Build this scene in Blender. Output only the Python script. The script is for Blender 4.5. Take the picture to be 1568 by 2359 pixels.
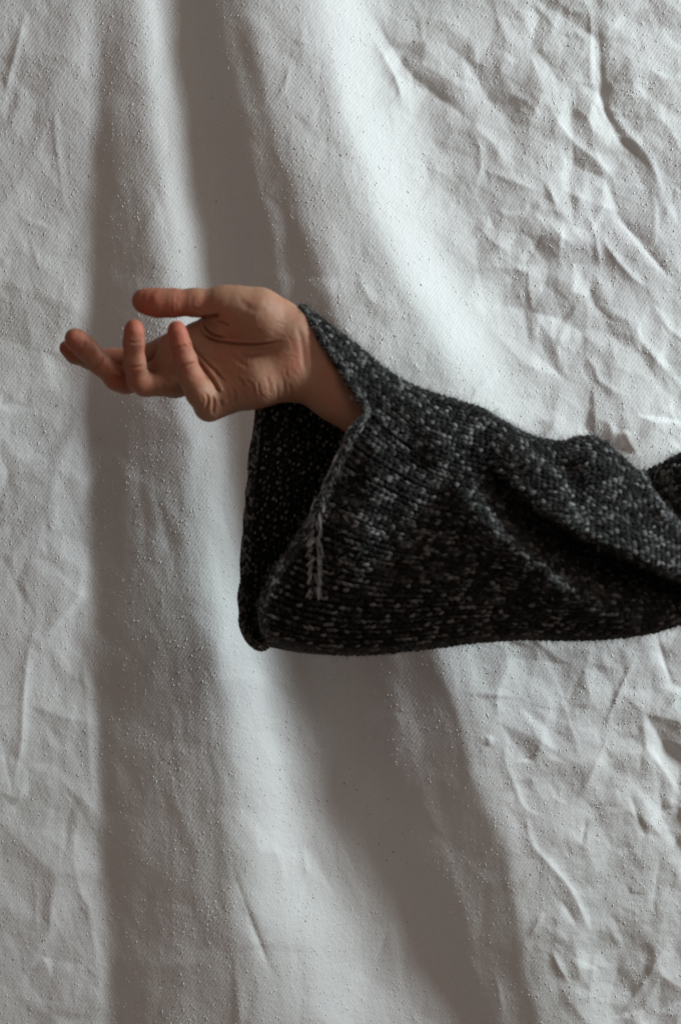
import bpy, math, random
import numpy as np
from mathutils import Vector
random.seed(7); RNG = np.random.default_rng(11)
for o in list(bpy.data.objects): bpy.data.objects.remove(o)
S = bpy.context.scene
COL = S.collection

# ------------------------------------------------------------------ camera, world, lamps, exposure
CAM_Y, CAM_Z = -1.30, 1.30            # metres; the sheet hangs at y = 0
FPX = 3275.0                          # focal length in units of the 1568 x 2358 survey grid
cam = bpy.data.cameras.new('camera'); cam_o = bpy.data.objects.new('camera', cam); COL.objects.link(cam_o)
cam_o.location = (0, CAM_Y, CAM_Z); cam_o.rotation_euler = (math.radians(90), 0, 0)
cam.sensor_fit = 'VERTICAL'; cam.sensor_height = 36; cam.lens = 50
cam.clip_start = 0.05; cam.clip_end = 50
cam.dof.use_dof = True; cam.dof.focus_distance = 1.27; cam.dof.aperture_fstop = 5.6
S.camera = cam_o
w = bpy.data.worlds.new('World'); S.world = w; w.use_nodes = True
bg = w.node_tree.nodes['Background']; bg.inputs[0].default_value = (1.0, 0.80, 0.69, 1); bg.inputs[1].default_value = 0.122

def area_lamp(name, loc, target, size, size_y, power, color):
    l = bpy.data.lights.new(name, 'AREA'); l.shape = 'RECTANGLE'; l.size = size; l.size_y = size_y
    l.energy = power; l.color = color
    o = bpy.data.objects.new(name, l); COL.objects.link(o); o.location = loc
    o.rotation_euler = (Vector(target) - Vector(loc)).to_track_quat('-Z', 'Y').to_euler()
    return o
area_lamp('window_light', (1.85, -0.60, 2.30), (0.0, 0, 1.25), 0.42, 0.85, 62, (0.845, 0.965, 1.0))
area_lamp('added_fill', (1.5, -2.9, 2.3), (0.0, 0, 1.2), 1.6, 1.6, 11, (1.0, 0.84, 0.74))  # added soft warm fill lamp, models the hand from the front right
S.view_settings.view_transform = 'Standard'; S.view_settings.look = 'None'
S.view_settings.exposure = 0.0; S.view_settings.gamma = 1.0
S.render.engine = 'CYCLES'
S.render.resolution_x = 680; S.render.resolution_y = 1024

# ------------------------------------------------------------------ helpers
def P(px, py, y):
    """survey grid position -> world (metres) on the plane at depth y"""
    t = y - CAM_Y
    return np.stack(np.broadcast_arrays((px - 784) / FPX * t, y, CAM_Z - (py - 1179) / FPX * t), -1)
def H(px, py, d):
    """point near the arm, d = millimetres towards the camera from the arm plane"""
    return P(np.asarray(px, float), np.asarray(py, float), -0.25 - np.asarray(d, float) / 1000)

def mesh_np(name, V, F, mat, parent=None, smooth=True, mats=None):
    """V (n,3) float, F (m,4) or (m,3) int"""
    me = bpy.data.meshes.new(name); k = F.shape[1]
    me.vertices.add(len(V)); me.vertices.foreach_set('co', np.ascontiguousarray(V, dtype=np.float32).ravel())
    me.loops.add(F.size); me.loops.foreach_set('vertex_index', np.ascontiguousarray(F, dtype=np.int32).ravel())
    me.polygons.add(len(F)); me.polygons.foreach_set('loop_start', np.arange(0, F.size, k, dtype=np.int32))
    me.polygons.foreach_set('loop_total', np.full(len(F), k, dtype=np.int32))
    me.update(calc_edges=True); me.validate()
    if smooth: me.shade_smooth()
    me.materials.append(mat)
    o = bpy.data.objects.new(name, me); COL.objects.link(o)
    if parent: o.parent = parent
    return o
def attr(o, name, vals):
    a = o.data.attributes.new(name, 'FLOAT', 'POINT'); a.data.foreach_set('value', np.ascontiguousarray(vals, dtype=np.float32))

def perlin(x, y, seed):
    r = np.random.default_rng(seed); ang = r.random((256, 256)) * 2 * np.pi; gx, gy = np.cos(ang), np.sin(ang)
    xi = np.floor(x).astype(int); yi = np.floor(y).astype(int); fx = x - xi; fy = y - yi
    u = fx**3 * (fx * (fx * 6 - 15) + 10); v = fy**3 * (fy * (fy * 6 - 15) + 10)
    def g(i, j):
        a, b = (xi + i) & 255, (yi + j) & 255
        return gx[a, b] * (fx - i) + gy[a, b] * (fy - j)
    return ((g(0,0) * (1-u) + g(1,0) * u) * (1-v) + (g(0,1) * (1-u) + g(1,1) * u) * v) * 1.5

def line_dist(X, Y, pts):
    """distance, signed side (+ = right of travel in the y-down grid => below for left-to-right lines), position 0..1"""
    pts = np.asarray(pts, float); seg = np.diff(pts, axis=0); L = np.hypot(*seg.T); cum = np.r_[0, np.cumsum(L)]
    best = np.full(X.shape, 1e9); side = np.zeros(X.shape); pos = np.zeros(X.shape)
    for i in range(len(seg)):
        a = pts[i]; d = seg[i]
        raw = ((X - a[0]) * d[0] + (Y - a[1]) * d[1]) / (L[i]**2)
        h = np.clip(raw, 0, 1)
        dx = X - a[0] - h * d[0]; dy = Y - a[1] - h * d[1]; dd = np.hypot(dx, dy)
        m = dd < best
        best = np.where(m, dd, best); side = np.where(m, np.sign(d[0] * dy - d[1] * dx), side)
        pos = np.where(m, (cum[i] + h * L[i]) / cum[-1], pos)
    return best, side, pos

def smooth_line(pts, n=8):
    """Catmull-Rom resampling of a polyline"""
    p = np.asarray(pts, float); p = np.vstack([2*p[0]-p[1], p, 2*p[-1]-p[-2]]); out = []
    for i in range(1, len(p) - 2):
        t = np.linspace(0, 1, n, endpoint=False)[:, None]
        a, b, c, d = p[i-1], p[i], p[i+1], p[i+2]
        out.append(0.5 * ((2*b) + (c-a)*t + (2*a-5*b+4*c-d)*t*t + (3*b-a-3*c+d)*t**3))
    out.append(p[-2][None]); return np.vstack(out)

def blur(a, s, axis):
    k = int(3 * s) + 1; x = np.arange(-k, k + 1); g = np.exp(-x * x / (2 * s * s)); g /= g.sum()
    pad = [(0, 0)] * a.ndim; pad[axis] = (k, k); b = np.pad(a, pad, mode='edge'); out = np.zeros_like(a)
    for i, wt in enumerate(g):
        sl = [slice(None)] * a.ndim; sl[axis] = slice(i, i + a.shape[axis]); out += wt * b[tuple(sl)]
    return out

# ------------------------------------------------------------------ materials
def new_mat(name):
    m = bpy.data.materials.new(name); m.use_nodes = True; nt = m.node_tree
    return m, nt, nt.nodes['Principled BSDF']
def nd(nt, typ, **kw):
    n = nt.nodes.new(typ)
    for k, v in kw.items():
        if hasattr(n, k) and not k[0].isupper(): setattr(n, k, v)
        else: n.inputs[k].default_value = v
    return n
def mth(nt, op, a, b=None, clamp=False):
    n = nt.nodes.new('ShaderNodeMath'); n.operation = op; n.use_clamp = clamp
    for i, v in enumerate((a, b)):
        if v is None: continue
        if isinstance(v, (int, float)): n.inputs[i].default_value = v
        else: nt.links.new(v, n.inputs[i])
    return n.outputs[0]
def ramp(nt, fac, stops):
    n = nt.nodes.new('ShaderNodeValToRGB'); e = n.color_ramp.elements
    e[0].position, e[0].color = stops[0][0], (*stops[0][1], 1); e[1].position, e[1].color = stops[-1][0], (*stops[-1][1], 1)
    for p, c in stops[1:-1]:
        q = e.new(p); q.color = (*c, 1)
    nt.links.new(fac, n.inputs[0]); return n.outputs[0]

def cloth_material():
    m, nt, b = new_mat('cotton_twill'); L = nt.links.new
    co = nd(nt, 'ShaderNodeTexCoord').outputs['Object']
    big = nd(nt, 'ShaderNodeTexNoise', Scale=6.0, Detail=4.0, Roughness=0.55); L(co, big.inputs['Vector'])
    fine = nd(nt, 'ShaderNodeTexNoise', Scale=420.0, Detail=3.0, Roughness=0.7); L(co, fine.inputs['Vector'])
    s = mth(nt, 'ADD', mth(nt, 'MULTIPLY', big.outputs[0], 0.8), mth(nt, 'MULTIPLY', fine.outputs[0], 0.2))
    L(ramp(nt, s, [(0.3, (0.66, 0.645, 0.655)), (0.5, (0.70, 0.695, 0.69)), (0.7, (0.69, 0.71, 0.70))]), b.inputs['Base Color'])
    b.inputs['Roughness'].default_value = 0.85; b.inputs['Specular IOR Level'].default_value = 0.25
    # twill ribs, about 1.5 mm apart, broken up by yarn noise
    mp = nd(nt, 'ShaderNodeMapping'); mp.inputs['Rotation'].default_value = (0, math.radians(-35), 0); L(co, mp.inputs[0])
    wv = nd(nt, 'ShaderNodeTexWave', wave_type='BANDS', bands_direction='X', Scale=207.0 / 2, Distortion=3.0, Detail=2.0)
    wv.inputs['Detail Scale'].default_value = 3.0; L(mp.outputs[0], wv.inputs['Vector'])
    # slubs: small nubs of thicker yarn, a little taller than wide, thinned out by a patch noise
    mp2 = nd(nt, 'ShaderNodeMapping'); mp2.inputs['Scale'].default_value = (1.0, 1.0, 0.62); L(co, mp2.inputs[0])
    vo = nd(nt, 'ShaderNodeTexVoronoi', Scale=190.0, Randomness=1.0); L(mp2.outputs[0], vo.inputs['Vector'])
    nub = mth(nt, 'SUBTRACT', 1.0, mth(nt, 'MULTIPLY', vo.outputs['Distance'], 2.6), clamp=True)
    cs = nt.nodes.new('ShaderNodeSeparateColor'); L(vo.outputs['Color'], cs.inputs[0])
    pick = mth(nt, 'GREATER_THAN', cs.outputs[0], 0.62)
    nub = mth(nt, 'MULTIPLY', mth(nt, 'MULTIPLY', nub, nub), pick)
    nz = nd(nt, 'ShaderNodeTexNoise', Scale=260.0, Detail=4.0, Roughness=0.65); L(co, nz.inputs['Vector'])
    h = mth(nt, 'ADD', mth(nt, 'MULTIPLY', wv.outputs[0], 0.16), mth(nt, 'MULTIPLY', nub, 0.5))
    h = mth(nt, 'ADD', h, mth(nt, 'MULTIPLY', nz.outputs[0], 0.75))
    bu = nd(nt, 'ShaderNodeBump', Strength=0.8, Distance=0.0008); L(h, bu.inputs['Height']); L(bu.outputs[0], b.inputs['Normal'])
    return m

def slub_material():
    m, nt, b = new_mat('slub_yarn'); L = nt.links.new
    a = nd(nt, 'ShaderNodeAttribute', attribute_name='tone')
    L(ramp(nt, a.outputs['Fac'], [(0.0, (0.30, 0.28, 0.25)), (0.25, (0.66, 0.65, 0.64)), (1.0, (0.80, 0.79, 0.77))]), b.inputs['Base Color'])
    b.inputs['Roughness'].default_value = 0.8
    return m

def skin_material():
    m, nt, b = new_mat('skin'); L = nt.links.new
    co = nd(nt, 'ShaderNodeTexCoord').outputs['Object']
    n1 = nd(nt, 'ShaderNodeTexNoise', Scale=55.0, Detail=5.0, Roughness=0.6); L(co, n1.inputs['Vector'])
    red = nd(nt, 'ShaderNodeAttribute', attribute_name='redness')
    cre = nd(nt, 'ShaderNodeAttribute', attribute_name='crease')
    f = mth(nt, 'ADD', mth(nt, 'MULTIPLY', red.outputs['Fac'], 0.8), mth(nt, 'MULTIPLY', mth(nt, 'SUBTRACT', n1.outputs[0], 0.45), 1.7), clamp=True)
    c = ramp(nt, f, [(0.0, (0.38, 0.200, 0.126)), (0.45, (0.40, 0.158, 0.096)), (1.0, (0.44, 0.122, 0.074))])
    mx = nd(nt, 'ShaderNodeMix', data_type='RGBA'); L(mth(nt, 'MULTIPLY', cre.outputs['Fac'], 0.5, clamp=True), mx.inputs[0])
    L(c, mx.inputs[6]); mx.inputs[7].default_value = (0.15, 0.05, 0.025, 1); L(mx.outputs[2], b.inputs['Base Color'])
    b.inputs['Roughness'].default_value = 0.55; b.inputs['Specular IOR Level'].default_value = 0.35
    b.inputs['Subsurface Weight'].default_value = 0.12; b.inputs['Subsurface Radius'].default_value = (1.0, 0.4, 0.2); b.inputs['Subsurface Scale'].default_value = 0.003
    n2 = nd(nt, 'ShaderNodeTexNoise', Scale=700.0, Detail=4.0, Roughness=0.7); L(co, n2.inputs['Vector'])
    vo = nd(nt, 'ShaderNodeTexVoronoi', Scale=900.0, feature='DISTANCE_TO_EDGE'); L(co, vo.inputs['Vector'])
    h = mth(nt, 'ADD', mth(nt, 'MULTIPLY', n2.outputs[0], 0.6), mth(nt, 'MULTIPLY', mth(nt, 'MINIMUM', vo.outputs[0], 0.25), 1.2))
    bu = nd(nt, 'ShaderNodeBump', Strength=0.6, Distance=0.0004); L(h, bu.inputs['Height']); L(bu.outputs[0], b.inputs['Normal'])
    return m

def yarn_material(name, lo, hi):
    m, nt, b = new_mat(name); L = nt.links.new
    co = nd(nt, 'ShaderNodeTexCoord').outputs['Object']
    a = nd(nt, 'ShaderNodeAttribute', attribute_name='tone')
    n1 = nd(nt, 'ShaderNodeTexNoise', Scale=600.0, Detail=2.0, Roughness=0.6); L(co, n1.inputs['Vector'])
    f = mth(nt, 'MULTIPLY', a.outputs['Fac'], mth(nt, 'MULTIPLY_ADD', n1.outputs[0], 1.6), clamp=True)
    f.node.inputs[1].links[0].from_node.inputs[2].default_value = 0.2
    L(ramp(nt, f, [(0.0, lo), (1.0, hi)]), b.inputs['Base Color'])
    b.inputs['Roughness'].default_value = 0.9; b.inputs['Specular IOR Level'].default_value = 0.05
    b.inputs['Sheen Weight'].default_value = 0.12; b.inputs['Sheen Roughness'].default_value = 0.5
    bu = nd(nt, 'ShaderNodeBump', Strength=0.6, Distance=0.0006); L(n1.outputs[0], bu.inputs['Height']); L(bu.outputs[0], b.inputs['Normal'])
    return m
M_CLOTH, M_SLUB, M_SKIN = cloth_material(), slub_material(), skin_material()
M_YARN = yarn_material('marled_wool', (0.004, 0.004, 0.004), (0.225, 0.225, 0.222))
M_SEAM = yarn_material('pale_seam_wool', (0.02, 0.02, 0.02), (0.42, 0.42, 0.435))
M_CORE = yarn_material('wool_core', (0.006, 0.006, 0.005), (0.02, 0.02, 0.02))

# ------------------------------------------------------------------ hanging sheet
NX, NY = 760, 1040
gx = np.linspace(-300, 1870, NX); gy = np.linspace(-300, 2660, NY)
GX, GY = np.meshgrid(gx, gy)
def curve(*yx):
    a = np.array(yx, float); return np.interp(gy, a[:, 0], a[:, 1])
def curve_s(*yx):
    return blur(curve(*yx), 14, 0)
L1 = curve_s((-300,225),(0,222),(300,226),(700,216),(1000,210),(1300,216),(1600,226),(2000,240),(2358,262),(2660,275))
R1 = curve_s((-300,270),(0,285),(250,330),(500,352),(900,400),(1100,425),(1300,440),(1500,475),(1700,500),(1900,525),(2100,537),(2358,560),(2660,590))
P2 = curve_s((-300,335),(0,360),(325,397),(500,428),(625,450),(900,490),(1200,530),(1500,590),(1711,625),(1911,650),(2061,665),(2211,740),(2358,790),(2660,900))
L2 = curve_s((-300,400),(0,425),(250,455),(500,485),(625,508),(900,545),(1200,590),(1500,670),(1700,728),(1861,790),(2000,860),(2161,955),(2358,1070),(2660,1190))
S2 = curve_s((-300,460),(0,510),(265,585),(500,625),(600,650),(900,720),(1200,800),(1411,884),(1600,930),(1811,984),(2100,1085),(2358,1160),(2660,1260))
R2 = curve_s((-300,470),(0,540),(150,590),(325,645),(425,668),(525,700),(650,745),(900,830),(1200,920),(1501,1004),(1561,1034),(1711,1079),(1836,1109),(1911,1150),(2036,1184),(2161,1204),(2261,1234),(2358,1250),(2660,1330))
R2 = R2 + 8 * perlin(gy / 120, gy * 0 + .5, 8)
R1 = R1 + 5 * perlin(gy / 130, gy * 0 + .5, 10)
P3 = curve_s((-300,700),(0,790),(150,815),(375,888),(575,955),(700,1022),(775,1062),(900,1130),(1200,1290),(1500,1330),(1800,1370),(2358,1500),(2660,1560))
dark1 = curve_s((-300,-.15),(0,-.2),(150,-.5),(300,-.85),(900,-1.0),(1600,-.95),(2100,-.9),(2358,-.7),(2660,-.6))
pk3 = curve_s((-300,1.0),(600,1.0),(780,.9),(1000,.35),(1400,.05),(2660,.05))
pk2 = curve_s((-300,.7),(600,.9),(1000,.6),(1500,1.1),(1900,.95),(2358,.45),(2660,.4))
I = np.zeros((NY, NX))
for r in range(NY):
    l1, r1, p2, l2, s2, r2, p3 = L1[r], R1[r], P2[r], L2[r], S2[r], R2[r], P3[r]
    d = dark1[r]
    kx = [-300, l1-40, l1-14, l1+18, l1+(r1-l1)*.4, l1+(r1-l1)*.65, r1-14, r1+16, (r1+p2)/2+6, p2, p2+(l2-p2)*.4, l2-6, l2+(s2-l2)*.3, l2+(s2-l2)*.5, s2-18, s2, s2+24, r2-22, r2+14, r2+60, p3-95, p3-25, p3+20, p3+85, p3+160, 1870]
    kv = [0, 0.10, 0.28, d, d*.68, d*.46, d*.46, -0.05, pk2[r]*.6, pk2[r], pk2[r]*.42, -.3, -.95, -1.1, -.75, -.30, -.62, -.78, -.05, .08, .12, pk3[r], pk3[r], pk3[r]*.35, 0.02, 0.0]
    soft = 1 - .12 * np.clip((gy[r] - 1300) / 300, 0, 1); kv[12:18] = [q * soft for q in kv[12:18]]
    kx = np.maximum.accumulate(np.array(kx) + np.arange(len(kx)) * 1e-3)
    I[r] = np.interp(gx, kx, kv)
I = blur(blur(I, 3.6, 1), 3.0, 0)
# wandering of the terminators
I += 0.07 * perlin(GX / 60, GY / 220, 5) * (GX > 200)
slope = np.where(I > 0, I * 0.58, I * 0.50)
step_mm = (gx[1] - gx[0]) * 0.397
h = -np.cumsum(slope, axis=1) * step_mm * -1.0     # dark = rising towards the right, so integrate -slope
h = np.cumsum(-slope, axis=1) * step_mm
# rising where dark (I<0): slope negative -> -slope positive -> height grows to the right
h -= np.linspace(0, 1, NX)[None, :] * (h[:, -1:]) * 0.8
h -= blur(h.mean(axis=1), 30, 0)[:, None]

# crumples
right = 1 / (1 + np.exp(-(GX - R2[:, None] - 50) / 30))
left = 1 / (1 + np.exp((GX - L1[:, None] + 20) / 15))
mid = 1 - np.clip(right + left, 0, 1)
hl = np.exp(-((GX - P3[:, None]) / 75)**2) * np.clip(pk3, 0, 1)[:, None]
def crease_noise(scale, seed, ang, stretch, sharp=0.04):
    c, s_ = math.cos(ang), math.sin(ang)
    U = (GX * c + GY * s_) / (scale * stretch); Vv = (-GX * s_ + GY * c) / scale
    wx = perlin(GX / (scale * 2.2), GY / (scale * 2.2), seed + 50) * 0.35
    n = perlin(U + wx, Vv + wx * 1.4, seed)
    return np.sqrt(n * n + sharp * sharp)
from mathutils.geometry import delaunay_2d_cdt
def facets(scale, seed, ang, stretch, blur_px):
    """crumpled cloth: random heights on an irregular stretched triangulation, flat facets meeting in creases"""
    r = np.random.default_rng(seed); c, s_ = math.cos(ang), math.sin(ang); S_ = 3400
    nu, nv = int(S_ / (scale * stretch)) + 2, int(S_ / scale) + 2
    u, v = np.meshgrid(np.arange(nu), np.arange(nv)); u = (u + (v % 2) * .5 + r.uniform(-.48, .48, u.shape)) * scale * stretch - S_ / 2; v = (v + r.uniform(-.48, .48, v.shape)) * scale - S_ / 2
    x = (u * c - v * s_ + 785).ravel(); y = (u * s_ + v * c + 1180).ravel(); z = r.normal(size=x.size)
    ok = (x > -500) & (x < 2070) & (y > -520) & (y < 2880); x, y, z = x[ok], y[ok], z[ok]
    vs, _, fs, ov, *_ = delaunay_2d_cdt([Vector((float(a), float(b))) for a, b in zip(x, y)], [], [], 0, 0.001)
    z = np.array([z[o[0]] for o in ov]); out = np.zeros((NY, NX)); dx = gx[1] - gx[0]; dy = gy[1] - gy[0]
    for f in fs:
        p = np.array([vs[i][:] for i in f]); zz = z[list(f)]
        a0 = max(0, int((p[:, 0].min() - gx[0]) / dx)); a1 = min(NX, int((p[:, 0].max() - gx[0]) / dx) + 2)
        b0 = max(0, int((p[:, 1].min() - gy[0]) / dy)); b1 = min(NY, int((p[:, 1].max() - gy[0]) / dy) + 2)
        if a1 <= a0 or b1 <= b0: continue
        den = (p[1,1]-p[2,1])*(p[0,0]-p[2,0]) + (p[2,0]-p[1,0])*(p[0,1]-p[2,1])
        if abs(den) < 1e-6: continue
        X, Y = GX[b0:b1, a0:a1], GY[b0:b1, a0:a1]
        w0 = ((p[1,1]-p[2,1])*(X-p[2,0]) + (p[2,0]-p[1,0])*(Y-p[2,1])) / den; w1 = ((p[2,1]-p[0,1])*(X-p[2,0]) + (p[0,0]-p[2,0])*(Y-p[2,1])) / den; w2 = 1 - w0 - w1
        m = (w0 >= -1e-6) & (w1 >= -1e-6) & (w2 >= -1e-6)
        out[b0:b1, a0:a1][m] = (w0*zz[0] + w1*zz[1] + w2*zz[2])[m]
    return blur(blur(out, blur_px, 0), blur_px, 1)
ang = math.radians(58)
cr = facets(85, 21, ang, 2.1, 1.0) * 1.9 + facets(44, 22, math.radians(66), 2.1, 0.75) * 1.9 + facets(23, 23, math.radians(52), 2.0, 0.65) * 0.58
cr += crease_noise(70, 24, math.radians(75), 2.0, .05) * -0.9
PR = blur(np.where(gy < 1100, P3 + 60, R2 + 45), 25, 0)
patch = 0.6 + 0.7 * np.clip(perlin(GX / 240, GY / 240, 31) + 0.4, 0, 1)
h += cr * right * (1 - 0.75 * hl) * patch * 0.95 * (0.35 + 0.65 / (1 + np.exp(-(GX - PR[:, None]) / 35)))
crl_f = facets(60, 26, math.radians(86), 3.2, 1.0) * 1.6 + facets(28, 27, math.radians(95), 2.8, 0.8) * 0.55
h += crl_f * left
h += (facets(50, 28, math.radians(78), 4.0, 1.3) * 0.75 + facets(26, 29, math.radians(84), 3.6, 1.0) * 0.22) * mid
crl = crease_noise(60, 41, math.radians(88), 4.0, .08) * 4.0 + crease_noise(34, 42, math.radians(95), 3.5, .08) * -2.0 + crease_noise(45, 43, math.radians(60), 2.0, .08) * 1.6
h += crl * left * 0.12
h += (crease_noise(70, 44, math.radians(80), 5.0, .15) * 0.8 + crease_noise(26, 46, math.radians(84), 4.0, .1) * 0.12) * (mid + .2)
h += perlin(GX / 14, GY / 18, 45) * 0.10 * (0.4 + right + .5 * left)

def stroke(pts, amp, wl, wr=None, end=0.4):
    """a crease along pts: amp mm high (ridge) or deep (negative); wl / wr = widths on its two sides"""
    global h
    wr = (wr or wl) * 0.85; wl = wl * 0.85; amp = amp * (0.46 if amp > 0 or len(pts) > 4 else 0.30); p = smooth_line(pts, 6); mg = 3.2 * max(wl, wr)
    i0, i1 = np.searchsorted(gx, [p[:, 0].min() - mg, p[:, 0].max() + mg]); j0, j1 = np.searchsorted(gy, [p[:, 1].min() - mg, p[:, 1].max() + mg])
    if i1 <= i0 or j1 <= j0: return
    X, Y = GX[j0:j1, i0:i1], GY[j0:j1, i0:i1]
    d, sd, t = line_dist(X, Y, p)
    wdt = np.where(sd > 0, wr, wl)
    fade = np.clip(t / end, 0, 1) * np.clip((1 - t) / end, 0, 1); fade = fade * fade * (3 - 2 * fade)
    q = np.sqrt(d * d + 3) - 1.7; wdt = wdt * (0.55 + 0.45 * np.clip(np.minimum(t, 1 - t) / .4, 0, 1))
    h[j0:j1, i0:i1] += amp * np.exp(-(q / wdt)**1.15) * fade
# (points on the survey grid; for lines running down, side + is the left)
Z6 = lambda *p: [(784 + x / 2, y / 2) for x, y in p]
Z8 = lambda *p: [(784 + x / 2, 1411 + y / 2) for x, y in p]
ZL = lambda *p: [(x / 2, 1411 + y / 2) for x, y in p]
Z7 = lambda *p: [(x / 2, y / 2) for x, y in p]
for a in [
    (Z6((60,-20),(150,90),(250,240),(310,330),(430,430),(590,560),(650,700)), -5.5, 20, 34),
    (Z6((120,130),(200,260),(270,400),(290,520)), 3.4, 8, 16),
    (Z6((590,560),(640,680),(640,790),(600,880)), 2.6, 10, 10),
    (Z6((650,780),(760,820),(880,870),(950,890)), 3.2, 14, 14),
    (Z6((560,540),(680,640),(740,720),(800,780)), 3.2, 12, 24),
    (Z6((940,1030),(910,1110),(870,1180),(815,1260)), -2.6, 7, 11),
    (Z6((600,1000),(680,1090),(760,1160),(800,1220)), 2.6, 14, 14),
    (Z6((930,1000),(1010,1080),(1080,1140)), 2.6, 12, 12),
    (Z6((860,180),(930,270),(1000,370),(1060,420)), -4.0, 14, 18),
    (Z6((1060,420),(1070,520),(1055,590)), -3.0, 14, 14),
    (Z6((1180,40),(1190,200),(1200,340),(1200,460),(1240,560),(1290,650),(1400,760),(1460,850)), -3.4, 11, 14),
    (Z6((1140,-20),(1150,150),(1150,300),(1160,450)), 3.0, 10, 13),
    (Z6((1210,480),(1300,590),(1400,700),(1450,800),(1500,960)), 3.6, 12, 22),
    (Z6((930,420),(1000,560),(1080,660),(1200,760),(1260,850),(1240,900)), 4.6, 12, 30),
    (Z6((1240,900),(1280,1000),(1380,1120),(1480,1240),(1568,1330)), -6.0, 22, 10),
    (Z6((1180,1040),(1230,1140),(1300,1230),(1360,1290),(1450,1360)), 5.0, 12, 18),
    (Z6((1140,980),(1170,1080),(1190,1200),(1190,1260)), 3.6, 10, 12),
    (Z6((1190,1230),(1150,1310),(1170,1400),(1250,1480),(1300,1480)), -3.2, 14, 14),
    (Z6((1110,1320),(1080,1420),(1010,1560),(980,1680)), 3.2, 14, 20),
    (Z6((850,1540),(930,1600),(1000,1720),(1100,1780)), -3.0, 14, 18),
    (Z6((1400,1420),(1370,1540),(1440,1640),(1540,1760)), 3.8, 12, 18),
    (Z6((1080,1600),(1160,1680),(1200,1760),(1330,1840)), 3.0, 12, 14),
    (Z6((1420,1370),(1500,1500),(1568,1560),(1640,1640)), 3.2, 12, 16),
    (Z6((760,1200),(820,1330),(860,1480)), 2.4, 18, 24),
    (Z6((760,420),(860,470),(930,560)), 2.4, 16, 20),
    (Z6((940,840),(980,920),(1000,1000)), 2.6, 9, 12),
    (Z6((740,1700),(640,1790),(580,1860)), 3.0, 12, 12),
    (Z6((1460,520),(1540,640),(1568,720)), 2.4, 14, 14),
    (Z6((80,1260),(110,1330),(160,1420)), 1.8, 9, 12),
    (Z7((1340,270),(1310,400),(1260,480)), 1.8, 10, 10),
    (Z7((1340,520),(1400,570),(1440,590)), -2.0, 12, 9),
    (Z7((120,0),(90,180),(40,360),(10,520)), 3.2, 12, 10),
    (Z7((270,400),(255,600),(285,850),(290,1000)), 2.0, 12, 10),
    (Z7((0,1240),(40,1180)), 1.5, 8, 8),
    (Z7((120,1040),(160,1160),(190,1230),(240,1150)), 1.3, 8, 8),
    (Z8((1440,60),(1470,160),(1500,260),(1540,370)), -6.5, 11, 8),
    (Z8((1370,180),(1320,280),(1260,420),(1210,560)), 4.2, 14, 8),
    (Z8((1240,520),(1190,660),(1130,800),(1060,900)), 4.0, 14, 16),
    (Z8((960,250),(1020,400),(1080,600),(1090,700)), 2.6, 14, 16),
    (Z8((800,200),(730,340),(720,440),(740,520)), 3.0, 14, 14),
    (Z8((760,530),(760,680),(800,790),(850,900),(960,960)), 2.8, 12, 14),
    (Z8((690,560),(680,620)), 3.0, 10, 10),
    (Z8((1320,800),(1360,920),(1410,1050)), -5.5, 11, 9),
    (Z8((1130,930),(1120,1010),(1110,1080)), -4.5, 10, 8),
    (Z8((1400,600),(1480,720),(1560,840)), 5.5, 12, 34),
    (Z8((1450,520),(1540,400),(1600,340)), 3.2, 14, 12),
    (Z8((850,900),(880,1060),(980,1180),(1060,1280),(1130,1430),(1190,1560)), 4.6, 10, 22),
    (Z8((1000,1300),(1050,1380),(1100,1470)), -4.0, 11, 8),
    (Z8((1480,1080),(1450,1250),(1440,1400)), -4.0, 16, 10),
    (Z8((1560,1200),(1520,1260),(1490,1330)), -3.2, 14, 10),
    (Z8((1568,1440),(1480,1560),(1400,1700),(1300,1850),(1260,1930)), 4.2, 12, 12),
    (Z8((940,1370),(900,1440),(860,1510)), 3.2, 9, 9),
    (Z8((960,1530),(1000,1620),(1060,1720)), 4.0, 9, 13),
    (Z8((1180,1500),(1160,1660),(1140,1850)), 2.8, 14, 14),
    (Z8((1480,1500),(1400,1600),(1440,1760)), -2.8, 12, 12),
    (Z8((1100,1100),(1130,1060),(1140,980)), 2.2, 10, 10),
    (Z8((1210,560),(1180,700)), -2.0, 9, 9),
    (Z8((400,1180),(385,1280),(360,1370),(370,1420)), 2.0, 9, 6),
    (Z8((700,1620),(730,1750),(750,1890)), 1.4, 9, 9),
    (Z8((220,1440),(190,1540),(160,1620)), -1.4, 8, 8),
    (ZL((170,20),(130,200),(110,400),(100,600),(70,760),(60,850)), 4.2, 11, 17),
    (ZL((20,600),(40,740),(70,860)), -2.0, 8, 8),
    (ZL((370,120),(400,400),(410,640),(430,900)), 2.6, 22, 16),
    (ZL((340,900),(350,1200),(420,1450),(470,1700)), 2.2, 18, 16),
    (ZL((1060,1160),(1110,1300),(1160,1430),(1230,1600),(1270,1700)), -3.6, 9, 14),
    (ZL((1080,1240),(1130,1360),(1160,1450)), 2.0, 9, 9),
    (ZL((1240,1000),(1290,1160),(1310,1300)), 1.6, 14, 14),
    (ZL((1390,1060),(1410,1180),(1390,1240)), 1.8, 10, 10),
    (ZL((780,700),(810,880),(850,960)), 1.2, 12, 12),
    (ZL((240,1290),(230,1420),(240,1560)), 1.4, 10, 10),
    (ZL((150,1200),(170,1350),(160,1500)), 1.2, 10, 10),
]: stroke(*a)
h = blur(blur(h, 0.45, 0), 0.45, 1)
V = P(GX, GY, -h / 1000.0)
idx = np.arange(NX * NY).reshape(NY, NX)
F = np.stack([idx[:-1,:-1], idx[1:,:-1], idx[1:,1:], idx[:-1,1:]], -1).reshape(-1, 4)
sheet = mesh_np('backdrop_sheet', V.reshape(-1, 3), F, M_CLOTH)
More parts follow.
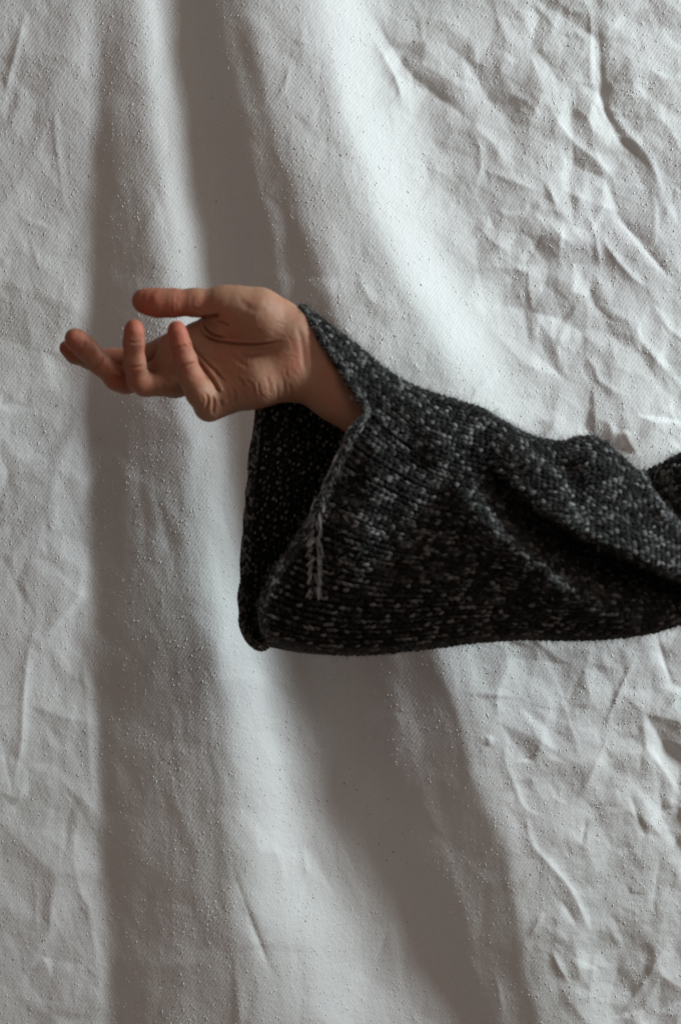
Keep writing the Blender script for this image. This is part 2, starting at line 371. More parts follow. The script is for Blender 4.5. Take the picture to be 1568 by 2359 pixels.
sheet['label'] = 'off-white slubby cotton sheet hanging in folds and creases behind the arm'; sheet['category'] = 'sheet'

def blob(nu, nv):
    """unit ellipsoid (long axis x): verts, tris"""
    vs = [(-1, 0, 0)]
    for j in range(1, nv):
        a = math.pi * j / nv
        for i in range(nu):
            b = 2 * math.pi * i / nu; vs.append((-math.cos(a), math.sin(a)**.6 * math.cos(b), math.sin(a)**.6 * math.sin(b)))
    vs.append((1, 0, 0)); f = []
    for i in range(nu): f.append((0, 1 + (i + 1) % nu, 1 + i))
    for j in range(nv - 2):
        for i in range(nu):
            a, b = 1 + j * nu + i, 1 + j * nu + (i + 1) % nu; c, d = a + nu, b + nu
            f += [(a, b, d), (a, d, c)]
    e = len(vs) - 1; k = 1 + (nv - 2) * nu
    for i in range(nu): f.append((k + i, k + (i + 1) % nu, e))
    return np.array(vs), np.array(f)
def scatter(name, C, AX, AY, AZ, mat, parent, shape, tone, bend=None):
    """one joined mesh of small bodies: centre C, three half-axis vectors each"""
    v, f = shape; n = len(C)
    W = C[:, None] + v[None, :, 0:1] * AX[:, None] + v[None, :, 1:2] * AY[:, None] + v[None, :, 2:3] * AZ[:, None]
    if bend is not None: W += (1 - v[None, :, 0:1]**2) * bend[:, None]
    Fs = (f[None] + (np.arange(n) * len(v))[:, None, None]).reshape(-1, 3)
    o = mesh_np(name, W.reshape(-1, 3), Fs, mat, parent); attr(o, 'tone', np.repeat(tone, len(v)))
    o['kind'] = 'stuff'; return o
ns = 15000
su = RNG.random(ns) * (NX - 3) + 1; sv = RNG.random(ns) * (NY - 3) + 1
keep = perlin(su / 36, sv / 36, 77) + RNG.random(ns) * 1.3 > 0.45; su, sv = su[keep], sv[keep]; ns = len(su)
iu, iv = su.astype(int), sv.astype(int); fu, fv = (su - iu)[:, None], (sv - iv)[:, None]
C = (V[iv, iu] * (1-fu) + V[iv, iu+1] * fu) * (1-fv) + (V[iv+1, iu] * (1-fu) + V[iv+1, iu+1] * fu) * fv
a = RNG.normal(math.radians(78), 0.5, ns); ln = (0.72 + 0.75 * RNG.random(ns)**2) / 1000 * np.where(RNG.random(ns) < .04, 1.8, 1)
wd = (0.38 + 0.28 * RNG.random(ns)) / 1000
Z = np.zeros(ns)
AX = np.stack([np.cos(a) * ln, Z, np.sin(a) * ln], -1); AY = np.stack([-np.sin(a) * wd, Z, np.cos(a) * wd], -1); AZ = np.stack([Z, -wd * 0.7, Z], -1)
tone = np.where(RNG.random(ns) < 0.04, 0.0, 0.3 + 0.7 * RNG.random(ns))
scatter('slub', C, AX, AY, AZ, M_SLUB, sheet, blob(5, 4), tone)

# ------------------------------------------------------------------ the person: arm and hand
person = bpy.data.objects.new('person', None); COL.objects.link(person)
person.location = P(np.array(1300.), np.array(1200.), -0.25)
person['label'] = 'outstretched arm in a dark marled knit sleeve, palm open and fingers loosely curled'; person['category'] = 'person'
ORG = np.array(person.location)

Z1 = lambda x, y, d: H(117.6 + x * 0.475, 627.2 + y * 0.475, d) * 1000     # point read off the hand, in mm
def cap(p, a, b, r1, r2):
    ab = b - a; t = np.clip(((p - a) @ ab) / (ab @ ab), 0, 1)
    return np.linalg.norm(p - a - t[..., None] * ab, axis=-1) - (r1 + (r2 - r1) * t)
def smin(a, b, k):
    q = np.maximum(k - np.abs(a - b), 0) / k; return np.minimum(a, b) - q * q * k * 0.25
VOX = 0.7
lo = Z1(0, 0, -75) ; hi = Z1(2000, 1050, 60)
bmin = np.array([Z1(10, 0, 0)[0] - 4, Z1(0, 0, 75)[1], Z1(0, 1060, 0)[2]]); bmax = np.array([Z1(1900, 0, 0)[0], Z1(0, 0, -60)[1], Z1(0, 20, 0)[2]])
N = np.ceil((bmax - bmin) / VOX).astype(int)
axs = [bmin[i] + np.arange(N[i]) * VOX for i in range(3)]
def chain(pts, radii, k):
    """field of a chain of tapered limbs, blended with radius k, evaluated in its own box"""
    pts = [np.asarray(q) for q in pts]; mg = max(radii) + 13
    A = np.array(pts); i0 = [max(0, int((A[:, i].min() - mg - bmin[i]) / VOX)) for i in range(3)]; i1 = [min(N[i], int((A[:, i].max() + mg - bmin[i]) / VOX) + 1) for i in range(3)]
    sl = tuple(slice(a, b) for a, b in zip(i0, i1))
    G = np.stack(np.meshgrid(*[axs[i][sl[i]] for i in range(3)], indexing='ij'), -1).astype(np.float32)
    f = None
    for i in range(len(pts) - 1):
        if np.linalg.norm(pts[i+1] - pts[i]) < 1e-3: continue
        c = cap(G, pts[i].astype(np.float32), pts[i+1].astype(np.float32), radii[i], radii[i+1])
        f = c if f is None else smin(f, c, k)
    return sl, f
def add(field, ch, k):
    sl, f = ch; field[sl] = smin(field[sl], f, k); return field
BIG = 40.0
palm = np.full(N, BIG, np.float32)
# forearm and wrist, continuing up inside the sleeve
for ch, k in [
    (chain([Z1(1215,330,-9), Z1(1430,510,-7), Z1(1850,860,-5)], [17, 17, 20], 8), 8),
    (chain([Z1(1180,480,-8), Z1(1385,605,-6), Z1(1800,900,-4)], [17, 17, 20], 8), 10),
    (chain([Z1(1150,420,-10), Z1(1340,530,-8)], [16, 18], 8), 10),
    # metacarpals
    (chain([Z1(1150,360,-10), Z1(900,300,-14), Z1(690,330,-16)], [15, 12, 9], 8), 12),
    (chain([Z1(1160,420,-10), Z1(900,400,-14), Z1(650,410,-14)], [16, 12.5, 9.5], 8), 12),
    (chain([Z1(1150,470,-8), Z1(920,490,-10), Z1(710,500,-9)], [15, 13, 10], 8), 12),
    (chain([Z1(1130,500,-4), Z1(950,560,-3), Z1(800,610,0)], [15, 13, 10.5], 8), 12),
    # thenar mound
    (chain([Z1(1130,290,-6), Z1(1000,205,0), Z1(850,165,2)], [17.5, 16.5, 12.5], 8), 9),
    (chain([Z1(1110,215,-8), Z1(1010,180,-5), Z1(880,160,0)], [13, 13.0, 12.8], 8), 8),
    (chain([Z1(1040,280,-1), Z1(900,255,1)], [14, 10], 8), 9),
    # hypothenar mound
    (chain([Z1(1150,505,-2), Z1(1010,545,4), Z1(860,600,4)], [15, 14.5, 11], 8), 9),
    # heel of the hand
    (chain([Z1(1180,300,-8), Z1(1185,480,-4)], [15.5, 16], 8), 10),
    # pad where index and middle finger begin
    (chain([Z1(580,340,-15), Z1(572,430,-12), Z1(610,510,-9)], [7.5, 8, 7.5], 8), 4),
    # fold of skin in the web of the thumb
    (chain([Z1(840,270,-4), Z1(760,260,-12), Z1(700,285,-16)], [10, 6, 6], 8), 7),
    # pad under the fingers
    (chain([Z1(650,350,-12), Z1(690,450,-8), Z1(770,570,0)], [7.5, 8, 8], 8), 8),
]: add(palm, ch, k)
fields = []
def finger(pts, radii, k=5.0, kp=6.0):
    f = palm.copy(); add(f, chain(pts, radii, k), kp); fields.append(f)
# thumb
finger([Z1(900,165,2), Z1(810,150,2), Z1(700,146,3), Z1(590,148,4), Z1(520,148,4), Z1(465,141,3), Z1(448,138,3)], [13, 10.8, 9.9, 10.0, 10.2, 9.0, 8.0], 4, 7)
# index: farthest, almost straight
finger([Z1(700,325,-16), Z1(560,370,-26), Z1(430,418,-34), Z1(300,424,-34), Z1(200,420,-30), Z1(120,395,-26), Z1(82,368,-22)], [9.5, 9.4, 8.9, 8.2, 8.0, 7.2, 6.2], 4)
# middle
finger([Z1(690,420,-12), Z1(560,470,-18), Z1(365,530,-22), Z1(320,515,-20), Z1(240,440,-10), Z1(170,365,-3), Z1(125,325,1), Z1(112,318,2)], [9.5, 9.6, 8.8, 8.7, 8.4, 8.0, 7.3, 6.2], 4)
# ring
finger([Z1(740,520,-6), Z1(600,545,-9), Z1(455,545,-8), Z1(425,520,-2), Z1(405,440,8), Z1(402,340,14), Z1(404,285,16), Z1(404,266,16)], [9.8, 9.3, 8.3, 8.2, 7.8, 7.2, 6.5, 5.6], 4)
# little finger
finger([Z1(830,620,0), Z1(768,648,4), Z1(720,585,14), Z1(680,510,22), Z1(650,425,27), Z1(628,350,30), Z1(612,290,31), Z1(609,272,31)], [10.5, 10.8, 9.6, 8.7, 7.9, 7.1, 6.4, 5.2], 4, 6)
field = fields[0]
for f in fields[1:]: field = np.minimum(field, f)
del fields

def surface_nets(f):
    s = f < 0
    nx, ny, nz = f.shape
    acc = np.zeros((nx-1, ny-1, nz-1, 3), np.float32); cnt = np.zeros((nx-1, ny-1, nz-1), np.int8)
    corners = [(i, j, k) for i in (0, 1) for j in (0, 1) for k in (0, 1)]
    for a in corners:
        for ax in range(3):
            if a[ax]: continue
            b = list(a); b[ax] = 1
            A = f[a[0]:nx-1+a[0], a[1]:ny-1+a[1], a[2]:nz-1+a[2]]; B = f[b[0]:nx-1+b[0], b[1]:ny-1+b[1], b[2]:nz-1+b[2]]
            m = (A < 0) != (B < 0); I_ = np.nonzero(m); t = A[I_] / (A[I_] - B[I_])
            p = np.tile(np.array(a, np.float32), (len(t), 1)); p[:, ax] = t
            acc[I_] += p; cnt[I_] += 1
    cells = np.nonzero(cnt > 0); ids = np.full(cnt.shape, -1, np.int64); ids[cells] = np.arange(len(cells[0]))
    V = np.stack(cells, -1) + acc[cells] / cnt[cells][:, None]
    Q = []
    for ax in range(3):
        o1, o2 = (ax + 1) % 3, (ax + 2) % 3
        sa = [slice(1, -1)] * 3; sa[ax] = slice(0, -1); sb = list(sa); sb[ax] = slice(1, None)
        A = s[tuple(sa)]; B = s[tuple(sb)]; I_ = np.nonzero(A != B)
        g = [I_[0].copy(), I_[1].copy(), I_[2].copy()]
        for o in (o1, o2): g[o] = g[o] + 1
        def cid(d1, d2):
            q = [x.copy() for x in g]; q[o1] -= d1; q[o2] -= d2; return ids[q[0], q[1], q[2]]
        q = np.stack([cid(1, 1), cid(0, 1), cid(0, 0), cid(1, 0)], -1)
        fl = ~A[I_]; q[fl] = q[fl][:, ::-1]; Q.append(q)
    Q = np.vstack(Q); return V, Q[(Q >= 0).all(1)]
HV, HF = surface_nets(field)
HV = bmin + HV * VOX
# light smoothing
E = np.vstack([HF[:, [0, 1]], HF[:, [1, 2]], HF[:, [2, 3]], HF[:, [3, 0]]])
def smooth_v(x, it, lam=0.5):
    for _ in range(it):
        acc = np.zeros_like(x); c = np.zeros(len(x))
        for a_, b_ in ((0, 1), (1, 0)):
            for d in range(x.shape[1]): acc[:, d] += np.bincount(E[:, a_], x[E[:, b_], d], len(x))
            c += np.bincount(E[:, a_], minlength=len(x))
        x = x + lam * (acc / np.maximum(c, 1)[:, None] - x)
    return x
HV = smooth_v(HV, 4)
def vnormals(V_, F_):
    n = np.cross(V_[F_[:, 2]] - V_[F_[:, 0]], V_[F_[:, 3]] - V_[F_[:, 1]]); vn = np.zeros_like(V_)
    for c in range(4):
        for d in range(3): vn[:, d] += np.bincount(F_[:, c], n[:, d], len(V_))
    return vn / np.maximum(np.linalg.norm(vn, axis=1, keepdims=True), 1e-9)
def to_z1(Vmm):
    t = Vmm[:, 1] / 1000 - CAM_Y
    px = Vmm[:, 0] / 1000 / t * FPX + 784; py = -(Vmm[:, 2] / 1000 - CAM_Z) / t * FPX + 1179
    return (px - 117.6) / 0.475, (py - 627.2) / 0.475
VN = vnormals(HV, HF); zx, zy = to_z1(HV); front = np.clip(-VN[:, 1] * 2.5 + 0.3, 0, 1)
if (VN[:, 0] * (HV - HV.mean(0))[:, 0]).sum() < 0: HF = HF[:, ::-1].copy(); VN = -VN; front = np.clip(-VN[:, 1] * 2.5 + 0.3, 0, 1)
dep = -(HV[:, 1] + 250)     # mm towards camera
crease = np.zeros(len(HV)); disp = np.zeros(len(HV))
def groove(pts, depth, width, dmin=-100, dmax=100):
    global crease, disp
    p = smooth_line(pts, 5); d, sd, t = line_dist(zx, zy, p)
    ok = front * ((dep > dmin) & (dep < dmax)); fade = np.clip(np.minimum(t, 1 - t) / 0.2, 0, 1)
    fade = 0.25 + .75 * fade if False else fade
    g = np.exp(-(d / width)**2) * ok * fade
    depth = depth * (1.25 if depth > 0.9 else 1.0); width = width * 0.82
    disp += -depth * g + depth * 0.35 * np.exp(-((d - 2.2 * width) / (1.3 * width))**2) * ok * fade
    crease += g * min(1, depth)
for g in [
    ([(705,262),(740,305),(800,332),(880,347),(980,352),(1060,345),(1120,330)], 1.5, 7, -14, 30),
    ([(655,320),(700,375),(750,430),(800,480),(845,535)], 1.2, 7, -14, 40),
    ([(688,400),(725,450),(770,505),(805,560),(822,610),(832,660)], 2.2, 8, -10, 15),
    ([(735,240),(750,275),(790,305),(850,322)], 1.6, 6, -20, 20),
    ([(690,225),(740,222),(800,212),(806,195)], 2.6, 11, -20, 20),
    ([(800,235),(840,250),(870,262)], 0.9, 7, -20, 20),
    ([(752,585),(762,615),(756,650),(748,670)], 0.9, 7, -5, 30),
    ([(783,595),(790,630),(788,665),(784,690)], 0.9, 7, -5, 30),
    ([(900,505),(925,530),(938,560)], 0.7, 9, -5, 30),
    ([(940,520),(975,545),(992,600)], 0.6, 7, -5, 30),
    ([(1003,530),(1010,570),(1022,610)], 0.35, 6, -5, 30),
    ([(1040,500),(1058,545),(1060,600)], 0.3, 9, -5, 30),
    ([(1090,535),(1098,580),(1096,630)], 0.3, 6, -9, 30),
    ([(925,575),(945,600),(950,630)], 0.35, 6, -9, 30),
    ([(1120,500),(1133,560),(1128,610)], 0.25, 8, -9, 30),
    ([(1150,530),(1165,580),(1165,625)], 0.4, 8, -12, 30),
    ([(880,560),(895,600),(890,640)], 0.7, 8, -9, 30),
    ([(1190,260),(1215,330),(1225,420),(1240,500)], 0.5, 12, -40, 30),
    ([(590,95),(582,150),(590,205)], 0.12, 8, -20, 30),
    ([(612,95),(606,150),(612,205)], 0.1, 7, -20, 30),
    ([(690,100),(682,150),(700,205)], 0.12, 9, -20, 30),
    ([(585,372),(615,366),(660,352)], 0.5, 7, 15, 60),
    ([(620,462),(655,452),(700,436)], 0.6, 7, 10, 60),
    ([(368,332),(405,342),(445,334)], 0.5, 7, 5, 40),
    ([(362,452),(405,462),(450,450)], 0.6, 7, 0, 40),
    ([(168,322),(160,362),(128,395)], 0.5, 7, -12, 30),
    ([(255,400),(240,440),(200,480)], 0.6, 7, -22, 30),
    ([(230,352),(225,420)], 0.4, 7, -50, -15),
    ([(900,120),(960,170),(1040,190)], 0.3, 16, -20, 30),
    ([(860,360),(900,420),(960,460)], 0.35, 10, -20, 30),
    ([(900,380),(960,400),(1040,400)], 0.35, 10, -20, 30),
]: groove(*g)
gr = np.random.default_rng(5)
for _ in range(46):                      # faint secondary lines of the palm and heel
    x0, y0 = gr.uniform(680, 1180), gr.uniform(150, 600); a0 = math.radians(gr.choice([20, 55, 85]) + gr.normal(0, 12)); l0 = gr.uniform(25, 80); b0 = gr.normal(0, 5)
    groove([(x0, y0), (x0 + math.cos(a0) * l0 / 2 + b0, y0 + math.sin(a0) * l0 / 2 - b0), (x0 + math.cos(a0) * l0, y0 + math.sin(a0) * l0)], gr.uniform(.08, .22), gr.uniform(3.5, 6), -25, 40)
HV = HV + VN * (disp + 0.12 * perlin(zx / 26, zy / 26, 91))[:, None]
red = np.zeros(len(HV))
for cx, cy, r, amt, dm in [(609,300,90,1.1,10),(404,300,90,.8,0),(115,330,80,.6,-15),(70,370,60,.8,-60),(450,140,90,.8,-20),(1190,455,70,.6,-30),(640,420,90,.6,10),(330,520,90,.5,-60),(420,520,90,.4,-60),(560,150,140,.5,-20),(760,640,70,.1,-20),(850,210,60,.45,-20),(300,400,100,.4,-60)]:
    red += amt * np.exp(-((zx - cx)**2 + (zy - cy)**2) / r**2) * (dep > dm)
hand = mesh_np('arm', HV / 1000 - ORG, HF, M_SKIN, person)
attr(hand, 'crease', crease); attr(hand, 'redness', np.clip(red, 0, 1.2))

# ------------------------------------------------------------------ knitted sleeve
def arc(pts, n):
    p = smooth_line(pts, 10); L = np.r_[0, np.cumsum(np.hypot(*np.diff(p, axis=0).T))]; t = np.linspace(0, L[-1], n)
    return np.stack([np.interp(t, L, p[:, 0]), np.interp(t, L, p[:, 1])], -1)
TOP = [(688,706),(715,716),(750,742),(820,795),(880,846),(950,888),(1020,913),(1100,938),(1160,972),(1220,1002),(1290,1018),(1340,1004),(1385,1014),(1430,1052),(1478,1085),(1568,1045),(1700,995),(1900,950)]
BOT = [(622,1470),(640,1476),(690,1494),(760,1506),(850,1507),(950,1498),(1100,1479),(1200,1472),(1300,1474),(1400,1471),(1500,1456),(1568,1437),(1700,1400),(1900,1360)]
RIMF = [(688,706),(718,752),(780,845),(822,915),(838,950),(812,985),(775,1060),(735,1150),(690,1230),(645,1295),(614,1345),(600,1400),(602,1442),(622,1470)]
RIMB = [(688,706),(640,800),(600,900),(586,980),(574,1080),(566,1180),(558,1290),(552,1390),(555,1440),(572,1476),(598,1488),(622,1470)]
NS, NT = 260, 130
def coons(left, pw=1):
    s = np.linspace(0, 1, NS)[:, None, None]; t = np.linspace(0, 1, NT)[None, :, None]
    ct, cb = arc(TOP, NS)[:, None], arc(BOT, NS)[:, None]
    cl = arc(left, NT)[None]; cr_ = (np.array(TOP[-1], float) * (1 - t[0]) + np.array(BOT[-1], float) * t[0])[None]
    q_ = (1-s)**pw; g = (1-t) * ct + t * cb + q_ * cl + (1-q_) * cr_
    g -= q_*(1-t)*np.array(TOP[0], float) + (1-q_)*(1-t)*np.array(TOP[-1], float) + q_*t*np.array(BOT[0], float) + (1-q_)*t*np.array(BOT[-1], float)
    return g
tt = np.linspace(0, 1, NT)[None, :]; ss = np.linspace(0, 1, NS)[:, None]
GF = coons(RIMF, 2); GB = coons(RIMB, 1)
bq = (1 - np.linspace(0, 1, NS))[:, None, None]
over = GB[..., 1] - arc(BOT, NS)[:, None, 1]; lim = 8 + 26 * np.exp(-np.linspace(0, 1, NS) * 60)[:, None]; GB[..., 1] -= np.maximum(over + 8 - lim, 0)
def step_fold(X, Y, pts, hi_, lo_, decay_hi, decay_lo, w_, ramp_in):
    d, sd, t = line_dist(X, Y, smooth_line(pts, 6)); s_ = d * sd; k = 0.5 * (1 + np.tanh(s_ / w_)); a_ = np.clip(t / ramp_in, 0, 1)
    return a_ * ((1 - k) * hi_ * np.exp(-np.abs(s_) / decay_hi) - k * lo_ * np.exp(-(s_ / decay_lo)**2))
def ridge_fold(X, Y, pts, amp, wl, wr, fi=.15):
    d, sd, t = line_dist(X, Y, smooth_line(pts, 6)); f = np.clip(np.minimum(t / fi, (1 - t) / fi), 0, 1)
    return amp * np.exp(-(d / np.where(sd > 0, wr, wl))**2) * f
FX, FY = GF[..., 0], GF[..., 1]
dF = 46 * np.sin(np.pi * tt)**0.55 * (0.62 + 0.38 * tt) - 6
fold = step_fold(FX, FY, [(1110,1060),(1184,1126),(1234,1171),(1309,1221),(1384,1261),(1459,1291),(1568,1336),(1760,1400)], 26, 62, 110, 66, 4.5, .30)
fold += ridge_fold(FX, FY, [(1040,1090),(1084,1161),(1134,1221),(1209,1281),(1284,1351),(1359,1396),(1434,1416),(1568,1424),(1800,1400)], 24, 44, 30)
fold += ridge_fold(FX, FY, [(1160,985),(1199,1031),(1234,1071),(1284,1116),(1300,1165),(1340,1220)], 9, 16, 40)
cd, cs_, ct_ = line_dist(FX, FY, smooth_line([(1474,1070),(1500,1130),(1540,1180),(1568,1215),(1640,1300),(1700,1380)], 6))
kk = 0.5 * (1 - np.tanh(cs_ * cd / 6)); fold += -30 * kk * np.exp(-cd / 90) + 6 * (1 - kk) * np.exp(-cd / 60)
fold += 12 * np.exp(-(((FX - 1350) / 60)**2 + ((FY - 1050) / 55)**2))
fold += ridge_fold(FX, FY, [(840,960),(870,1060),(850,1180),(820,1330)], 6, 40, 50)
fold += ridge_fold(FX, FY, [(870,850),(960,960),(1040,1060)], 7, 50, 34)
fold += ridge_fold(FX, FY, [(960,1180),(1080,1300),(1220,1400)], -7, 50, 50)
fold += ridge_fold(FX, FY, [(690,1260),(668,1340),(650,1430)], -7, 24, 24)
fold += ridge_fold(FX, FY, [(640,1330),(618,1400),(612,1450)], 6, 22, 22)
fold += 3.0 * perlin(FX / 130, FY / 130, 61) + 1.2 * perlin(FX / 50, FY / 50, 62)
env = np.clip(np.minimum(tt, 1 - tt) / 0.10, 0, 1)**0.7
dF = dF + fold * env
dB = -(46 * np.sin(np.pi * tt)**0.55 * (0.7 + 0.3 * tt)) - 6 + 3.0 * perlin(GB[..., 0] / 110, GB[..., 1] / 160, 63) * env
SF = H(FX, FY, dF); SB = H(GB[..., 0], GB[..., 1], dB)
def normals(Sf):
    du = np.gradient(Sf, axis=0); dv = np.gradient(Sf, axis=1); n = np.cross(du, dv)
    n /= np.maximum(np.linalg.norm(n, axis=-1, keepdims=True), 1e-12)
    return n
NF = normals(SF)
if NF[..., 1].mean() > 0: NF = -NF              # towards the camera
NB = normals(SB)
if NB[..., 1].mean() > 0: NB = -NB              # inside face of the back panel also looks to the camera
def grid_faces(a, b, off=0):
    i = np.arange(a * b).reshape(a, b) + off
    return np.stack([i[:-1, :-1], i[1:, :-1], i[1:, 1:], i[:-1, 1:]], -1).reshape(-1, 4)
SV = np.vstack([(SF - NF * 0.0022).reshape(-1, 3), (SB).reshape(-1, 3)]) - ORG
sleeve = mesh_np('sleeve', SV, np.vstack([grid_faces(NS, NT), grid_faces(NS, NT, NS * NT)[:, ::-1]]), M_CORE, person)
attr(sleeve, 'tone', np.full(len(SV), 0.1))

def sample(A, u, v):
    iu = np.clip(u.astype(int), 0, A.shape[0] - 2); iv = np.clip(v.astype(int), 0, A.shape[1] - 2); fu = (u - iu)[:, None]; fv = (v - iv)[:, None]
    return (A[iu, iv] * (1-fu) + A[iu+1, iv] * fu) * (1-fv) + (A[iu, iv+1] * (1-fu) + A[iu+1, iv+1] * fu) * fv
def norm(v): return v / np.maximum(np.linalg.norm(v, axis=-1, keepdims=True), 1e-12)
def stitch_positions(Sf, lines, pitch_m):
    U, Vv, TL, K = [], [], [], []
    dv = np.linalg.norm(np.diff(Sf, axis=1), axis=2)[20:200:12].mean(0); cv = np.r_[0, np.cumsum(dv)]
    for li in range(lines):
        v = np.interp((li + 0.5) / lines * cv[-1], cv, np.arange(NT))
        us = np.arange(NS, dtype=float); pts = sample(Sf, us, np.full(NS, v)); L = np.r_[0, np.cumsum(np.linalg.norm(np.diff(pts, axis=0), axis=1))]
        n = max(2, int(L[-1] / pitch_m)); q = (np.arange(n) + 0.35 + 0.0 * (li % 2)) * L[-1] / n
        U.append(np.interp(q, L, us)); Vv.append(np.full(n, v)); TL.append(np.full(n, li)); K.append(np.arange(n))
    return map(np.concatenate, (U, Vv, TL, K))
LEG = blob(6, 6)
# outside, knit face: rows of V stitches
lines = 64; pitch = 14.2 / FPX
U, Vv, TL, K = stitch_positions(SF, lines, pitch); n = len(U)
jit = lambda s_: RNG.normal(0, s_, n)
Vv = np.clip(Vv + jit(0.10), 0.2, NT - 1.2); U = np.clip(U + jit(0.12), 0, NS - 1.01)
C = sample(SF, U, Vv); Nn = norm(sample(NF, U, Vv)); Tn = norm(sample(np.gradient(SF, axis=0), U, Vv)); Bn = np.cross(Nn, Tn)
wid = np.full(n, 0.0036)
sg = np.where(TL % 2 == 0, 1.0, -1.0); an = (math.radians(17) + jit(0.10)) * sg
D = Tn * np.cos(an)[:, None] + Bn * np.sin(an)[:, None]; W_ = np.cross(Nn, D)
ln = pitch * (0.58 + jit(0.06)); wr = wid * (0.42 + jit(0.04))
tone = 0.01 + 0.14 * RNG.random(n)**2
marl = perlin(U / 9, TL / 3.0, 71) ; brt = RNG.random(n)
up = np.clip(1 - Vv / NT * 1.9, 0, 1)
tone = np.where(brt < 0.42 + 0.5 * marl, 0.16 + 0.74 * RNG.random(n)**1.7, tone); tone = np.where(brt < 0.05, 0.9, tone)
parts_ = []
for k_ in range(2):                      # two plies per leg, slightly twisted round each other
    ph = k_ * 3.14 + RNG.random(n) * 0.9; off = W_ * (np.cos(ph) * wr * 0.40)[:, None] + Nn * (np.sin(ph) * wr * 0.42)[:, None]
    tw = W_ * (np.sin(ph) * 0.20)[:, None] - Nn * (np.cos(ph) * 0.12)[:, None]
    dk = norm(D + tw); t_k = np.clip(tone * (0.8 + 0.5 * RNG.random(n)) * np.where(RNG.random(n) < .12, .3, 1), 0, 1)
    l_k = ln * (0.85 + .2 * RNG.random(n)); sh = D * (RNG.normal(0, .10, n) * ln)[:, None]; r_k = wr * 0.60
    parts_.append((C + off + sh + Nn * 0.0002, dk * l_k[:, None], np.cross(Nn, dk) * r_k[:, None], Nn * r_k[:, None], t_k, Nn * 0.0005))
pc = [np.concatenate([q[i] for q in parts_]) for i in range(6)]
scatter('knit_stitch', pc[0] - ORG, pc[1], pc[2], pc[3], M_YARN, sleeve, blob(6, 5), pc[4], bend=pc[5])
# inside, purl face: rows of small loops
U, Vv, TL, K = stitch_positions(SB, 62, pitch * 0.95); m = U < NS * 0.45; U, Vv, TL = U[m], Vv[m], TL[m]; n = len(U)
jit = lambda s_: RNG.normal(0, s_, n)
Vv = np.clip(Vv + jit(0.25), 0.2, NT - 1.2); U = np.clip(U + jit(0.9) + (TL % 2) * 1.5, 0, NS - 1.01)
C = sample(SB, U, Vv); Nn = norm(sample(NB, U, Vv)); Tn = norm(sample(np.gradient(SB, axis=0), U, Vv)); Bn = np.cross(Nn, Tn)
D = norm(Bn + Tn * jit(0.3)[:, None]); W_ = np.cross(Nn, D)
tone = 0.08 + 0.8 * RNG.random(n)**2.5
s0 = 0.0015 + jit(0.0002)
scatter('purl_loop', C + Nn * 0.0006 - ORG, D * s0[:, None], W_ * (s0 * .62)[:, None], Nn * (s0 * .55)[:, None], M_YARN, sleeve, LEG, tone)
# rims: rolled edge stitches along both openings
def rim(name, Sf, Nf, col, rr, tlo, thi, p, frac):
    E_ = Sf[col]; L = np.r_[0, np.cumsum(np.linalg.norm(np.diff(E_, axis=0), axis=1))]
    n = int(L[-1] / p); q = (np.arange(n) + .5) * p; v = np.interp(q, L, np.arange(NT))
    out = []
    for row in range(8):                    # a soft roll of stitches round the edge
        th = math.radians(-50 + row * 38); u = np.full(n, col + 1.0); vv = np.clip(v + RNG.normal(0, .1, n) + (row % 2) * .5, 0, NT - 1.01)
        c = sample(Sf, u, vv); nn = norm(sample(Nf, u, vv)); tn = norm(sample(np.gradient(Sf, axis=1), u, vv)); b = np.cross(nn, tn)
        b *= -np.sign((b * sample(np.gradient(Sf, axis=0), u, vv)).sum(1))[:, None]
        rad = 0.0030 * (1 + .45 * perlin(q * 70, q * 0 + 3.3, 93))
        a_ = math.radians(30) * (1 if row % 2 else -1) + RNG.normal(0, .2, n); o_ = nn * math.cos(th) + b * math.sin(th); sd_ = np.cross(o_, tn)
        d_ = norm(tn * np.cos(a_)[:, None] + sd_ * np.sin(a_)[:, None])
        out.append((c + o_ * rad[:, None] - b * 0.0008, d_, np.cross(o_, d_), o_, np.where(RNG.random(n) < frac, thi * (0.3 + .7 * RNG.random(n)), tlo)))
    c, d_, w_, nn, tn_ = [np.concatenate([o[i] for o in out]) for i in range(5)]
    scatter(name, c - ORG, d_ * p * 0.72, w_ * rr, nn * rr * .8, M_YARN, sleeve, LEG, tn_)
rim('hem_stitch', SF, NF, 0, 0.0011, 0.06, 0.75, 0.0034, 0.5)
rim('hem_stitch', SB, NB, 0, 0.0011, 0.06, 0.8, 0.0034, 0.5)
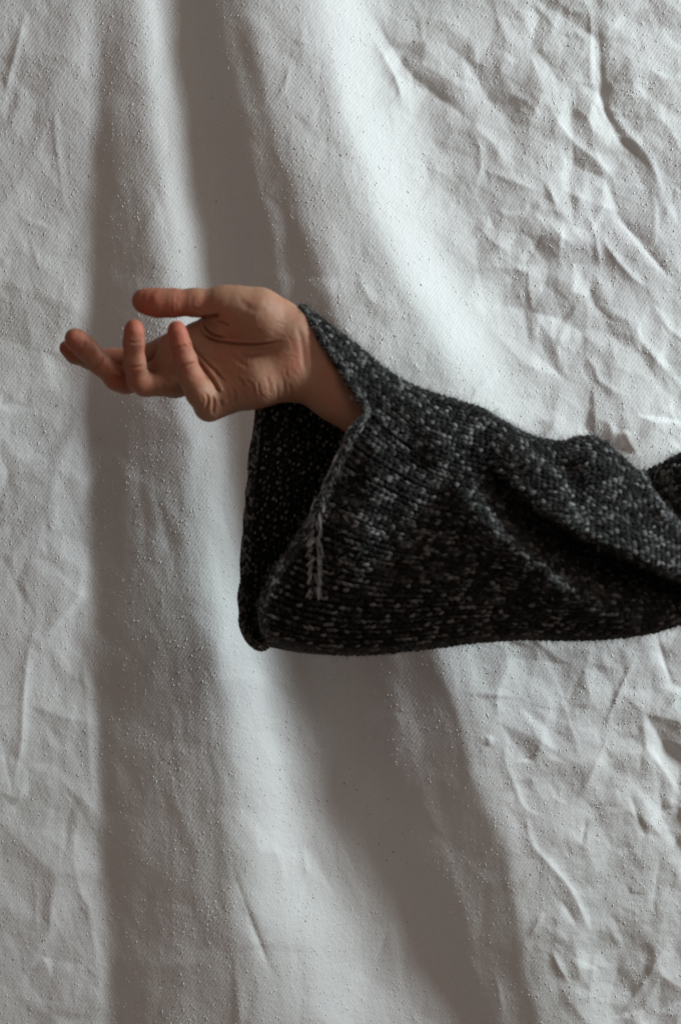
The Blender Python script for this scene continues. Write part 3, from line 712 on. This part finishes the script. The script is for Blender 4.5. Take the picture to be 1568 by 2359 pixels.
# the seam: a chain of long pale stitches up the cuff
def seam():
    C_, D_, T_ = [], [], []
    cl = arc([(822,985),(797,1022),(773,1070),(752,1112),(737,1152),(727,1190),(725,1248),(725,1310),(726,1378)], 40)
    i = 2
    def near(px, py):
        k = np.argmin((FX - px)**2 + (FY - py)**2); return SF.reshape(-1, 3)[k], NF.reshape(-1, 3)[k]
    for k in range(19):
        p = cl[int(k / 18 * 38)]; q = cl[min(39, int(k / 18 * 38) + 1)]; t = (q - p) / np.hypot(*(q - p)); nrm = np.array([-t[1], t[0]])
        wd_ = 8 + 7 * min(1, k / 9)
        for sgn in (-1, 1):
            a_ = p + nrm * sgn * wd_ * 0.45 - t * 12 + np.random.default_rng(k * 7 + sgn + 2).normal(0, 1.6, 2); b_ = p + nrm * sgn * wd_ * 0.95 + t * 12
            A_, n1 = near(*a_); B_, n2 = near(*b_)
            C_.append((A_ + B_) / 2 + (n1 + n2) / 2 * 0.0011); D_.append((B_ - A_) * 0.56); T_.append(0.65 + 0.6 * random.random())
    C_, D_ = np.array(C_), np.array(D_); d_ = norm(D_); n_ = np.tile(np.array([0, -1.0, 0]), (len(C_), 1)); w_ = norm(np.cross(n_, d_)); n_ = np.cross(d_, w_)
    r_ = 0.0020
    T_ = np.array(T_); pl = []
    for k_ in range(4):
        ph = k_ * 1.57 + RNG.random(len(C_)); off = w_ * (np.cos(ph) * r_ * .6)[:, None] + n_ * (np.sin(ph) * r_ * .5)[:, None]; dk = norm(d_ - w_ * (np.sin(ph) * .25)[:, None])
        lk = np.linalg.norm(D_, axis=1) * (0.85 + .3 * RNG.random(len(C_))); rk = r_ * (0.34 + .15 * RNG.random(len(C_)))
        pl.append((C_ + off + RNG.normal(0, .0004, C_.shape), dk * lk[:, None], w_ * rk[:, None], n_ * rk[:, None], T_ * (0.3 + .8 * RNG.random(len(C_)))))
    a_ = [np.concatenate([q[i] for q in pl]) for i in range(5)]
    scatter('seam_stitch', a_[0] - ORG, a_[1], a_[2], a_[3], M_SEAM, sleeve, blob(6, 6), a_[4])
seam()
# wool fuzz: fine loose fibres standing off the knit
nf = 24000
U = RNG.random(nf) * (NS - 2); Vv = RNG.random(nf) * (NT - 2); Vv[:9000] = np.where(RNG.random(9000) < .5, RNG.random(9000) * 3, NT - 2 - RNG.random(9000) * 3); U[9000:11500] = RNG.random(2500) * 3
C = sample(SF, U, Vv); Nn = norm(sample(NF, U, Vv)); A1 = norm(RNG.normal(size=(nf, 3))); d1 = norm(A1 + Nn * 0.7); d2 = norm(d1 + RNG.normal(0, .6, (nf, 3)))
lf = (0.0014 + 0.0032 * RNG.random(nf)**2)[:, None]; p0 = C + Nn * .0008; p1 = p0 + d1 * lf; p2 = p1 + d2 * lf; wv_ = norm(np.cross(d1, RNG.normal(size=(nf, 3)))) * 0.00008
VV = np.stack([p0 - wv_, p0 + wv_, p1 + wv_, p1 - wv_, p2 + wv_, p2 - wv_], 1).reshape(-1, 3) - ORG
b0 = (np.arange(nf) * 6)[:, None]
FF = np.vstack([b0 + np.array([[0, 1, 2, 3]]), b0 + np.array([[3, 2, 4, 5]])])
fz = mesh_np('wool_fuzz', VV, FF, M_YARN, sleeve); attr(fz, 'tone', np.repeat(0.2 + 0.5 * RNG.random(nf), 6)); fz['kind'] = 'stuff'
